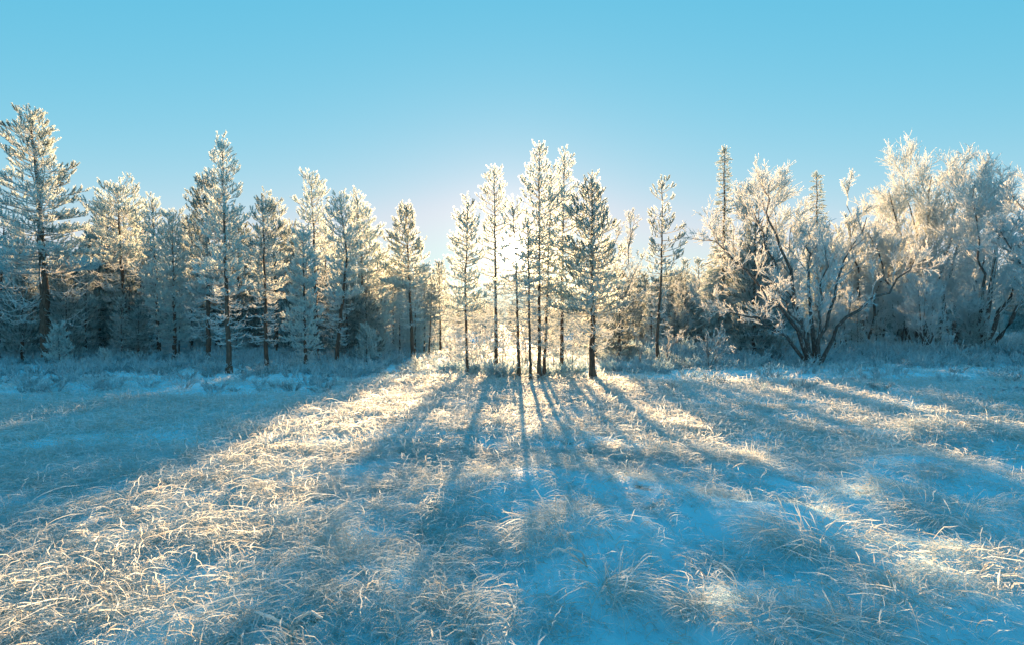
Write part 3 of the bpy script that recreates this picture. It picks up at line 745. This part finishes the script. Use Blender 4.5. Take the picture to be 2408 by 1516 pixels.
for px, D, hp, src in [(1490, 33, 660, R6), (1530, 40, 680, LD), (1590, 36, 640, R6), (1612, 44, 612, R11), (1690, 40, 660, R6), (1560, 48, 668, R11), (1430, 44, 690, L14), (1745, 38, 600, R11), (1400, 24, 610, LQ), (1456, 23, 640, R6), (1532, 34, 670, R11), (2060, 30, 745, R11), (2120, 33, 735, R6), (2200, 31, 740, R11), (2270, 29, 748, R6), (2350, 32, 738, R11), (2010, 34, 730, R6), (2420, 30, 740, R11), (1960, 31, 740, R11), (2160, 37, 735, R6), (1618, 33, 700, LD), (1585, 29, 735, R6), (1478, 42, 680, LQ), (1650, 30, 720, R6)]:  # the nearest two, hidden behind the broad pine, are added to block sun
    far_copy(src, px, D, hp, 'dusky spruce in the background row behind the crooked pine', GR)
for i in range(30):
    D = r2.uniform(25, 44); px = CX + F * r2.uniform(8.5, 25) / D
    src = (B10, R11, B11, B10, L14)[r2.integers(0, 5)]
    far_copy(src, px, D, r2.uniform(610, 700) if src in (B10, B11) else r2.uniform(680, 750), '', '')
GR2 = 'white trees of the far row on the right'
for px, D, hp, src in [(2070, 38, 520, B10), (2240, 44, 560, B10), (1890, 40, 600, B10), (1960, 44, 590, B8), (2520, 36, 440, B7), (2650, 32, 430, B10), (1840, 42, 620, B10)]:
    far_copy(src, px, D, hp, 'pale rimed birch in the row behind the right thicket', GR2)

BINS = [(-1e9, 20, 'left of the huge old pine'), (20, 170, 'behind the huge old pine'), (170, 330, 'behind the flat topped pine'), (330, 450, 'behind the round crowned pine'),
        (450, 580, 'behind the tall spire topped pine'), (580, 675, 'behind the teal crowned pine'), (675, 780, 'behind the tall ragged pine'), (780, 900, 'behind the wide bushy pine'),
        (900, 1060, 'behind the lone conical pine'), (1060, 1520, 'behind the broad dense pine'), (1520, 1640, 'behind the solitary crooked pine'), (1640, 1760, 'behind the column shaped spruce'),
        (1760, 2010, 'behind the spreading willow'), (2010, 2230, 'behind the biggest white birch'), (2230, 2408, 'behind the leaning birch'), (2408, 1e9, 'beyond the right border of the thicket')]
RANK = ['tallest', 'second tallest', 'third tallest', 'fourth tallest', 'fifth tallest', 'sixth tallest']
LOOK = {'pine': 'dusky pine in the shade', 'spruce': 'low dusky spruce in the shade', 'sapling': 'little grey sapling in the shade', 'birch': 'pale rimed far birch'}
for a_, b_, where in BINS:
    for kind in LOOK:
        row = sorted((h, i) for i, (c, px, h, k) in enumerate(DEEP) if a_ <= px < b_ and k == kind)
        for n_, (h, i) in enumerate(row):
            lead = '' if len(row) == 1 else (RANK[n_] + ' ' if n_ < len(RANK) else 'lesser ')
            DEEP[i][0]['group'] = kind + ' row ' + where
            DEEP[i][0]['label'] = lead + LOOK[kind] + ' ' + where

# ------------------------------------------------------------------ small plants: templates scattered by geometry nodes
def blade_clump(seed, n, rad, hgt, reach, droop, wid, spikes_n=0, K=6, upright=0.0, frost0=0.42):
    r = np.random.default_rng(seed)
    az = r.uniform(0, 2 * np.pi, n); rr = rad * np.sqrt(r.random(n)); a2 = np.where(r.random(n) < .5, az + r.normal(0, .7, n), r.uniform(0, 6.28) + r.normal(0, .8, n))
    base = np.stack([rr * np.cos(az), rr * np.sin(az), np.full(n, -.03)], -1)
    h = r.uniform(*hgt, n); rc = h * r.uniform(*reach, n); dr = r.uniform(*droop, n)
    up = r.random(n) < upright
    rc[up] *= .25; dr[up] *= .2
    t = np.linspace(0, 1, K)
    d = np.stack([np.cos(a2), np.sin(a2), 0 * a2], -1)
    side = np.stack([-np.sin(a2), np.cos(a2), 0 * a2], -1)
    P = base[:, None] + d[:, None] * (rc[:, None] * t ** 1.7)[..., None] + np.array([0, 0, 1.0]) * (h[:, None] * (1.35 * t - dr[:, None] * t ** 2.3))[..., None]
    P = P + side[:, None] * (r.normal(0, .10, n)[:, None] * h[:, None] * t ** 2)[..., None]
    P[:, 2:-1] += r.normal(0, .004, P[:, 2:-1].shape)
    br = r.random(n) < .22                                  # broken off, thickly rimed
    P[br, :, 2] = P[br, :, 2] * .6; P[br, -2:, :2] = P[br, -3:-2, :2] + r.normal(0, .012, (br.sum(), 2, 2))
    prof = np.interp(t, [0, .25, .7, .92, 1], [.45, .8, 1.15, 1.0, .3])
    A = Acc()
    hd = np.where(up[:, None], 1 + 0.9 * np.exp(-((t[None] - .88) / .12) ** 2), 1.0)      # rimed seed heads on the upright stems
    v, q = ribbons(P, 1.25 * wid * prof[None] * hd * np.where(br[:, None], 1.25, 1.0) * np.clip(np.exp(r.normal(0, .3, (n, 1))), .5, 1.5), r)
    fr = np.interp(t, [0, .3, .7, 1], [frost0, .6, .88, 1.0])
    fr = np.clip(fr[None] + r.normal(0, .22, (n, 1)), 0, 1)
    A.add(v, q, np.repeat(fr.reshape(-1), 2))
    if spikes_n:
        v, f = spikes(P[:, 1:], spikes_n, wid * 4.5, wid * .6, r); A.add(v, f, .95)
    return A

def twig_clump(seed, n, hgt, spread, tw, nsub, frost, leaf=0):
    r = np.random.default_rng(seed)
    az = r.uniform(0, 2 * np.pi, n); h = r.uniform(*hgt, n)
    d = np.stack([np.cos(az) * spread, np.sin(az) * spread, np.ones(n)], -1) * r.uniform(.7, 1.2, (n, 1))
    b = np.stack([np.cos(az), np.sin(az), 0 * az], -1) * r.uniform(0, .12, (n, 1)) + np.array([0, 0, -.03])
    t = np.linspace(0, 1, 5)
    P = b[:, None] + unit(d)[:, None] * (h[:, None] * t)[..., None] + r.normal(0, .02, (n, 5, 3)) * t[None, :, None]
    S, _ = spawn(P, nsub, (.25, 1), lambda pl, s, r, M: pl * r.uniform(.2, .45, M), (20, 60), 4, .1, r, .2, .04)
    A = Acc()
    v, q = tubes(P, np.tile(np.linspace(tw, tw * .8, 5), (n, 1)), 3); A.add(v, q, frost - .25)
    v, q = tubes(S, np.tile(np.array([.8, 1.1, 1.1, .4]) * tw, (len(S), 1)), 3); A.add(v, q, np.repeat(np.clip(r.normal(frost, .2, len(S)), 0, 1), 12))
    v, f = spikes(S, 3 + leaf, tw * 3.5, tw * 1.2, r); A.add(v, f, frost)
    return A

def scatter(name, label, cat, temps, pts, rot, scl, idx):
    """one object: templates set at points (geometry nodes)"""
    c = bpy.data.collections.new(name + '_templates')
    for i, me in enumerate(temps):
        c.objects.link(bpy.data.objects.new('%s_%02d' % (name, i), me))
    me = bpy.data.meshes.new(name)
    me.vertices.add(len(pts)); me.vertices.foreach_set('co', np.asarray(pts, np.float32).reshape(-1))
    for nm, ty, key, arr in (('rot', 'FLOAT_VECTOR', 'vector', np.asarray(rot, np.float32).reshape(-1)), ('scl', 'FLOAT_VECTOR', 'vector', np.asarray(scl, np.float32).reshape(-1)), ('pick', 'INT', 'value', np.asarray(idx, np.int32))):
        at_ = me.attributes.new(nm, ty, 'POINT'); at_.data.foreach_set(key, arr)
    me.update()
    o = obj(name, me)
    ng = bpy.data.node_groups.new(name + '_scatter', 'GeometryNodeTree')
    ng.interface.new_socket('Geometry', in_out='INPUT', socket_type='NodeSocketGeometry')
    ng.interface.new_socket('Geometry', in_out='OUTPUT', socket_type='NodeSocketGeometry')
    N, L = ng.nodes, ng.links
    gi, go = N.new('NodeGroupInput'), N.new('NodeGroupOutput')
    ci = N.new('GeometryNodeCollectionInfo'); ci.inputs['Collection'].default_value = c
    ci.inputs['Separate Children'].default_value = True; ci.inputs['Reset Children'].default_value = True
    ip = N.new('GeometryNodeInstanceOnPoints'); ip.inputs['Pick Instance'].default_value = True
    def named(nm, ty):
        a = N.new('GeometryNodeInputNamedAttribute'); a.data_type = ty; a.inputs['Name'].default_value = nm
        return a.outputs['Attribute']
    e2r = N.new('FunctionNodeEulerToRotation')
    L.new(named('rot', 'FLOAT_VECTOR'), e2r.inputs[0])
    L.new(gi.outputs[0], ip.inputs['Points']); L.new(ci.outputs[0], ip.inputs['Instance'])
    L.new(named('pick', 'INT'), ip.inputs['Instance Index']); L.new(e2r.outputs[0], ip.inputs['Rotation']); L.new(named('scl', 'FLOAT_VECTOR'), ip.inputs['Scale'])
    L.new(ip.outputs[0], go.inputs[0])
    md = o.modifiers.new('scatter', 'NODES'); md.node_group = ng
    return tag(o, label, cat, None, 'stuff')

def smooth(x, a, b):
    t = np.clip((x - a) / (b - a), 0, 1)
    return t * t * (3 - 2 * t)

NEAR = [blade_clump(300 + i, 130, .22, (.05, .16), (.7, 2.0), (.85, 1.6), .00105, 18, 8, .05) for i in range(6)]
MID = [blade_clump(320 + i, 84, .26, (.06, .16), (.6, 1.9), (.75, 1.5), .0021, 0, 6, .06) for i in range(6)]
SHORT = [blade_clump(340 + i, 34, .19, (.035, .09), (.6, 1.9), (.6, 1.2), .0014, 6, 5, .05, .45) for i in range(4)]
FARG = [blade_clump(360 + i, 44, .3, (.12, .23), (.5, 1.4), (.5, 1.1), .0042, 0, 5, .1) for i in range(4)]
GT = [a.mesh('grass_clump', M_GRASS) for a in NEAR + MID + SHORT + FARG]      # 0-5 near, 6-11 mid, 12-15 short, 16-19 far

def grass_density(x, y):
    """share of ground under long grass: thick on the left and in the middle, open snow in the right foreground and along the left wood"""
    open_r = smooth(x + 0.12 * y, -0.35, 0.75) * (1 - smooth(y - 0.28 * np.clip(x, 0, 9), 4.9, 6.6))
    strip = smooth(-x, 2.9, 4.6) * smooth(y, 11.2, 12.6)
    far_r = smooth(x, 2.5, 4.5) * smooth(y, 8.5, 12)
    d = 1 - 0.86 * open_r
    d = d * (1 - 0.9 * strip) * (1 - 0.55 * far_r)
    patch = 0.5 + 0.5 * np.tanh(2.2 * (_sum(W2, x * 1.3 + 7, y * 1.3) + .35))
    return d * (0.35 + .65 * patch), open_r, strip

def make_grass():
    r = np.random.default_rng(9)
    P, K_, S = [], [], []
    def cand(n, y0, y1, power=1.0):
        y = y0 + (y1 - y0) * r.random(n) ** power
        x = r.uniform(-1, 1, n) * (0.98 * y + 1.6)
        return x, y
    # long grass
    for n, y0, y1, ids, sc_, pw in ((5200, 1.7, 7.0, (0, 6), (.75, 1.35), 1.0), (13500, 6.6, 15.5, (6, 12), (.8, 1.4), .8), (9000, 15, 30, (16, 20), (.7, 1.2), 1.0)):
        x, y = cand(n, y0, y1, pw)
        w = (0.98 * y + 1.6) / (0.98 * y1 + 1.6)
        d, op, st = grass_density(x, y)
        k = r.random(n) < d * w * (1.0 if y0 < 14 else .45)
        P.append(np.stack([x[k], y[k]], -1)); K_.append(r.integers(*ids, k.sum())); S.append(r.uniform(*sc_, k.sum()))
    # short blades in the snow
    x, y = cand(11000, 1.6, 19)
    w = (0.98 * y + 1.6) / (0.98 * 19 + 1.6)
    d, op, st = grass_density(x, y)
    k = r.random(len(x)) < w * np.clip(.25 + .75 * op + .4 * st, 0, 1)
    P.append(np.stack([x[k], y[k]], -1)); K_.append(r.integers(12, 16, k.sum())); S.append(r.uniform(.7, 1.5, k.sum()))
    x, y = cand(2200, 1.6, 7)
    P.append(np.stack([x, y], -1)); K_.append(r.integers(12, 16, 2200)); S.append(r.uniform(.4, 1.2, 2200))
    P = np.concatenate(P); K_ = np.concatenate(K_); S = np.concatenate(S)
    n = len(P)
    z = height(P[:, 0], P[:, 1])
    pts = np.column_stack([P, z])
    rot = np.column_stack([r.normal(0, .14, n), r.normal(0, .14, n), r.uniform(0, 6.28, n)])
    scl = np.column_stack([S, S, S * r.uniform(.75, 1.2, n)])
    scatter('grass', 'long rime covered meadow grass arching over the snow', 'grass', GT, pts, rot, scl, K_)
    print('grass clumps', n)
make_grass()

HT = [twig_clump(400 + i, 16, (.18, .42), .8, .006, 5, .7, 3).mesh('heath_clump', M_HEATH) for i in range(4)] + \
     [twig_clump(420 + i, 14, (.12, .28), 1.1, .006, 5, .45, 5).mesh('heath_clump', M_HEATH) for i in range(3)]
def make_heath():
    r = np.random.default_rng(19)
    n = 9000
    y = 12.5 + 34 * r.random(n) ** 1.1
    x = r.uniform(-1, 1, n) * (1.0 * y + 3)
    px = CX + F * x / y
    edge = np.where(x < -2.5, 17.2, np.where(x < 2.8, 14.6 + .4 * np.abs(x - .6), np.where(x < 6, 18.0, 20.0)))
    k = (y > edge + r.normal(0, .5, n)) & (r.random(n) < .8)
    k |= (x < -3.5) & (r.random(n) < .16)
    k |= (x > 3) & (r.random(n) < .08)
    x, y = x[k], y[k]; n = len(x)
    pts = np.column_stack([x, y, height(x, y)])
    s = r.uniform(.6, 1.35, n) * np.where((x > -4.2) & (x < 3), .55, .95) * np.where((y > 22) & (np.abs(x) > 4.5), 1.25, 1) * np.where((x > 7) & (y > 24), 1.5, 1)
    idx = np.where(r.random(n) < .55, r.integers(0, 4, n), r.integers(4, 7, n))
    scatter('undergrowth', 'low frosted heath and berry scrub along the foot of the woods', 'undergrowth', HT, pts, np.column_stack([r.normal(0, .1, n), r.normal(0, .1, n), r.uniform(0, 6.28, n)]), np.column_stack([s, s, s]), idx)
    print('heath', n)
make_heath()

# the far wood that closes the horizon: one mass
def make_far_wood():
    r = np.random.default_rng(29)
    temps = []
    for src in (R11, LK, R6, LQ):
        A = Acc()
        for ch in [c for c in src.children] + [g for c in src.children for g in c.children]:
            if not ch.name.startswith(('crown', 'trunk')): continue
            me = ch.data
            v = np.empty(len(me.vertices) * 3, np.float32); me.vertices.foreach_get('co', v)
            break
        temps.append([c for c in src.children if c.name.startswith('crown')][0].data)
    n = 900
    D = r.uniform(50, 120, n); x = r.uniform(-1, 1, n) * (D * 1.25)
    px = CX + F * x / D
    top = np.where(px < 980, r.normal(655, 16, n), r.normal(668, 16, n))
    top = np.where((px > 1040) & (px < 1420), r.normal(722, 8, n), top)
    z0 = height(x, D); Hh = CAMH + (H0 - top) * D / F - z0
    idx = r.integers(0, 4, n)
    src_h = np.array([SRC_H[s.name] for s in (R11, LK, R6, LQ)])
    k = Hh / src_h[idx]
    scatter('distant_forest', 'hazy far wood closing the clearing at the horizon', 'forest', temps, np.column_stack([x, D, z0]), np.column_stack([0 * x, 0 * x, r.uniform(0, 6.28, n)]), np.column_stack([k, k, k]), idx)
make_far_wood()

# ------------------------------------------------------------------ single plants one can point at
def tussock(px, py, label, seed, n=70, rad=.16, hgt=(.14, .3), reach=(.7, 1.6), wid=.0014, droop=(.75, 1.4), up=.04):
    x, D, z = at(px, py)
    A = blade_clump(seed, int(n * 2.3), rad, hgt, reach, droop, wid, 14, 7, up, .1)
    o = obj('grass_tussock', A.mesh('grass_tussock', M_GRASS)); o.location = (x, D, z - .01)
    tag(o, label, 'tussock', 'frosted tussocks in the snow')
tussock(1445, 1395, 'shaggy white tussock drooping over a dark hollow in the bottom middle snow', 501, 90, .13, (.16, .3))
tussock(1905, 1285, 'largest mounded tussock in the right foreground snow', 502, 130, .24, (.16, .34), (.8, 1.7))
tussock(2215, 1222, 'long combed tussock lying over toward the right edge', 503, 90, .2, (.16, .3), (1.0, 1.9))
tussock(1330, 1235, 'rounded tussock at the top of the bare snow patch in the middle', 504, 110, .26, (.14, .28))
tussock(1500, 1130, 'bright fan shaped tussock right of the tree shadows', 505, 110, .28, (.18, .34))
tussock(2350, 1020, 'white sunlit tussock high on the right edge', 506, 110, .3, (.2, .36))
tussock(2000, 1480, 'snow laden tussock cut by the bottom edge on the right', 507, 90, .16, (.12, .24))
tussock(1830, 1465, 'pale swept tussock at the bottom edge right of the middle', 508, 120, .2, (.10, .22), (1.0, 2.0))
tussock(1240, 1440, 'low matted tussock in the bottom middle snow', 510, 90, .2, (.08, .18), (1.0, 2.0))
tussock(1720, 1330, 'loose frosted tussock between the drooping tussock and the largest mounded tussock', 511, 90, .18, (.1, .22), (.9, 1.8))
tussock(2120, 1390, 'ragged tussock low in the right corner snow', 512, 100, .2, (.1, .22), (.9, 1.8))
tussock(1640, 1440, 'small clumped tussock with a dark root right of the drooping tussock', 509, 60, .09, (.12, .24))

def stalks(px, py, pts_px, label, seed, wid=.006, name='frosted_stalk', head=0):
    """single thick rimed stems; pts_px: lists of picture points at the plant's own distance"""
    x, D, z = at(px, py)
    s = D / F
    r = np.random.default_rng(seed)
    A = Acc()
    for pl in pts_px:
        pl = np.array(pl, float)
        k = np.linspace(0, 1, len(pl)); u = np.linspace(0, 1, 12)
        X = (np.interp(u, k, pl[:, 0]) - px) * s; Z = (py - np.interp(u, k, pl[:, 1])) * s
        P = np.column_stack([X, np.linspace(0, r.uniform(-.08, .08), 12) + r.uniform(-.02, .02), Z])
        P[2:] += r.normal(0, wid * .35, (10, 3))
        rad = wid * np.interp(u, [0, .2, .8, 1], [.5, .9, 1.15, .5]) * r.uniform(.8, 1.2, 12)
        v, q = tubes(P[None], rad[None], 5); A.add(v, q, np.repeat(np.interp(u, [0, .3, 1], [.25, .8, 1.0]), 5))
        v, f = spikes(P[None, 1:], 90, wid * 1.7, wid * .4, r); A.add(v, f, 1.0)
        if head:
            dd = unit(r.normal(size=(60, 3)) + np.array([0, 0, .4])) * r.uniform(.3, 1, (60, 1)) * head
            c = P[-1] + dd * np.array([1, 1, .55])
            Q = np.stack([np.tile(P[-1], (60, 1)), (P[-1] + c) / 2, c], 1)
            v, q = tubes(Q, np.tile(np.array([.4, .6, 1.0]) * wid * .9, (60, 1)), 3); A.add(v, q, .95)
    o = obj(name, A.mesh(name, M_GRASS)); o.location = (x, D, z)
    tag(o, label, 'plant', 'single frosted stalks')
stalks(1380, 1330, [[(1380, 1330), (1370, 1300), (1345, 1290), (1322, 1298)], [(1381, 1330), (1345, 1300), (1310, 1285), (1290, 1300)]], 'lone thick bent stalk over the blue snow in the bottom middle', 521, .0065)
stalks(1110, 1516, [[(1110, 1520), (1106, 1480), (1102, 1456)], [(1110, 1515), (1118, 1490), (1135, 1480)]], 'stubby branched stalk at the bottom edge left of the middle', 522, .008)
stalks(690, 1510, [[(690, 1516), (682, 1470), (640, 1440), (612, 1425)], [(692, 1516), (700, 1455), (735, 1425), (765, 1440)], [(690, 1516), (665, 1490), (650, 1505)]], 'bold curved white stalks at the bottom edge left of the middle', 523, .007)
stalks(905, 1500, [[(920, 1505), (945, 1470), (935, 1425), (922, 1408)], [(925, 1505), (960, 1470), (1000, 1440)], [(918, 1505), (905, 1480), (880, 1470)]], 'forked arching stalks just right of the bold white stalks', 524, .0065)
stalks(1890, 1440, [[(1960, 1500), (2010, 1470), (2060, 1440)], [(1890, 1445), (1870, 1430), (1858, 1428)]], 'long thin stalk lying across the right foreground snow', 525, .006)
stalks(2330, 945, [[(2330, 945), (2318, 920), (2308, 908)], [(2332, 945), (2330, 925), (2336, 912)], [(2335, 945), (2350, 922), (2362, 916)], [(2345, 945), (2372, 925), (2386, 908)], [(2350, 945), (2392, 930), (2404, 912)], [(2326, 945), (2300, 935), (2312, 926)]],
       'dried flower heads bristling with rime at the right edge', 526, .010, 'dried_flower', .06)
stalks(905, 915, [[(880, 915), (886, 895), (898, 884)], [(884, 915), (900, 900), (916, 880)], [(878, 915), (866, 900), (850, 892)], [(890, 915), (905, 905), (930, 900)]], 'bright rimed weed stalks where the sunbeam meets the forest edge', 527, .014)

def bush(px, py, label, seed, n=36, hgt=(.22, .5), spread=.9, tw=.008, frost=.85, s=1.0):
    x, D, z = at(px, py)
    A = twig_clump(seed, n, hgt, spread, tw, 9, frost, 4)
    o = obj('low_bush', A.mesh('low_bush', M_HEATH)); o.location = (x, D, z); o.scale = (s * 1.2, s, s)
    tag(o, label, 'bush', 'low bushes around the middle stand')
bush(1062, 878, 'low glowing bush left of the middle stand', 541)
bush(1130, 880, 'low bush between the two leftmost pines of the middle stand', 542)
bush(1295, 885, 'low golden bush among the trunks right of the tallest pine', 543)
bush(1352, 884, 'low bush beside the thick dark trunk of the broad pine', 544)
bush(1470, 845, 'pale grassy bush right of the broad dense pine', 545, 50, (.5, .85), .6, .009, .95)
bush(1440, 878, 'shaded low bush at the right foot of the broad pine', 546)
bush(1186, 888, 'low bush just left of the trunk below the sun', 547, 34, (.3, .6))

print('triangles', sum(len(m_.loops) - 2 * len(m_.polygons) for m_ in {o.data for o in sc.objects if o.type == 'MESH'}))
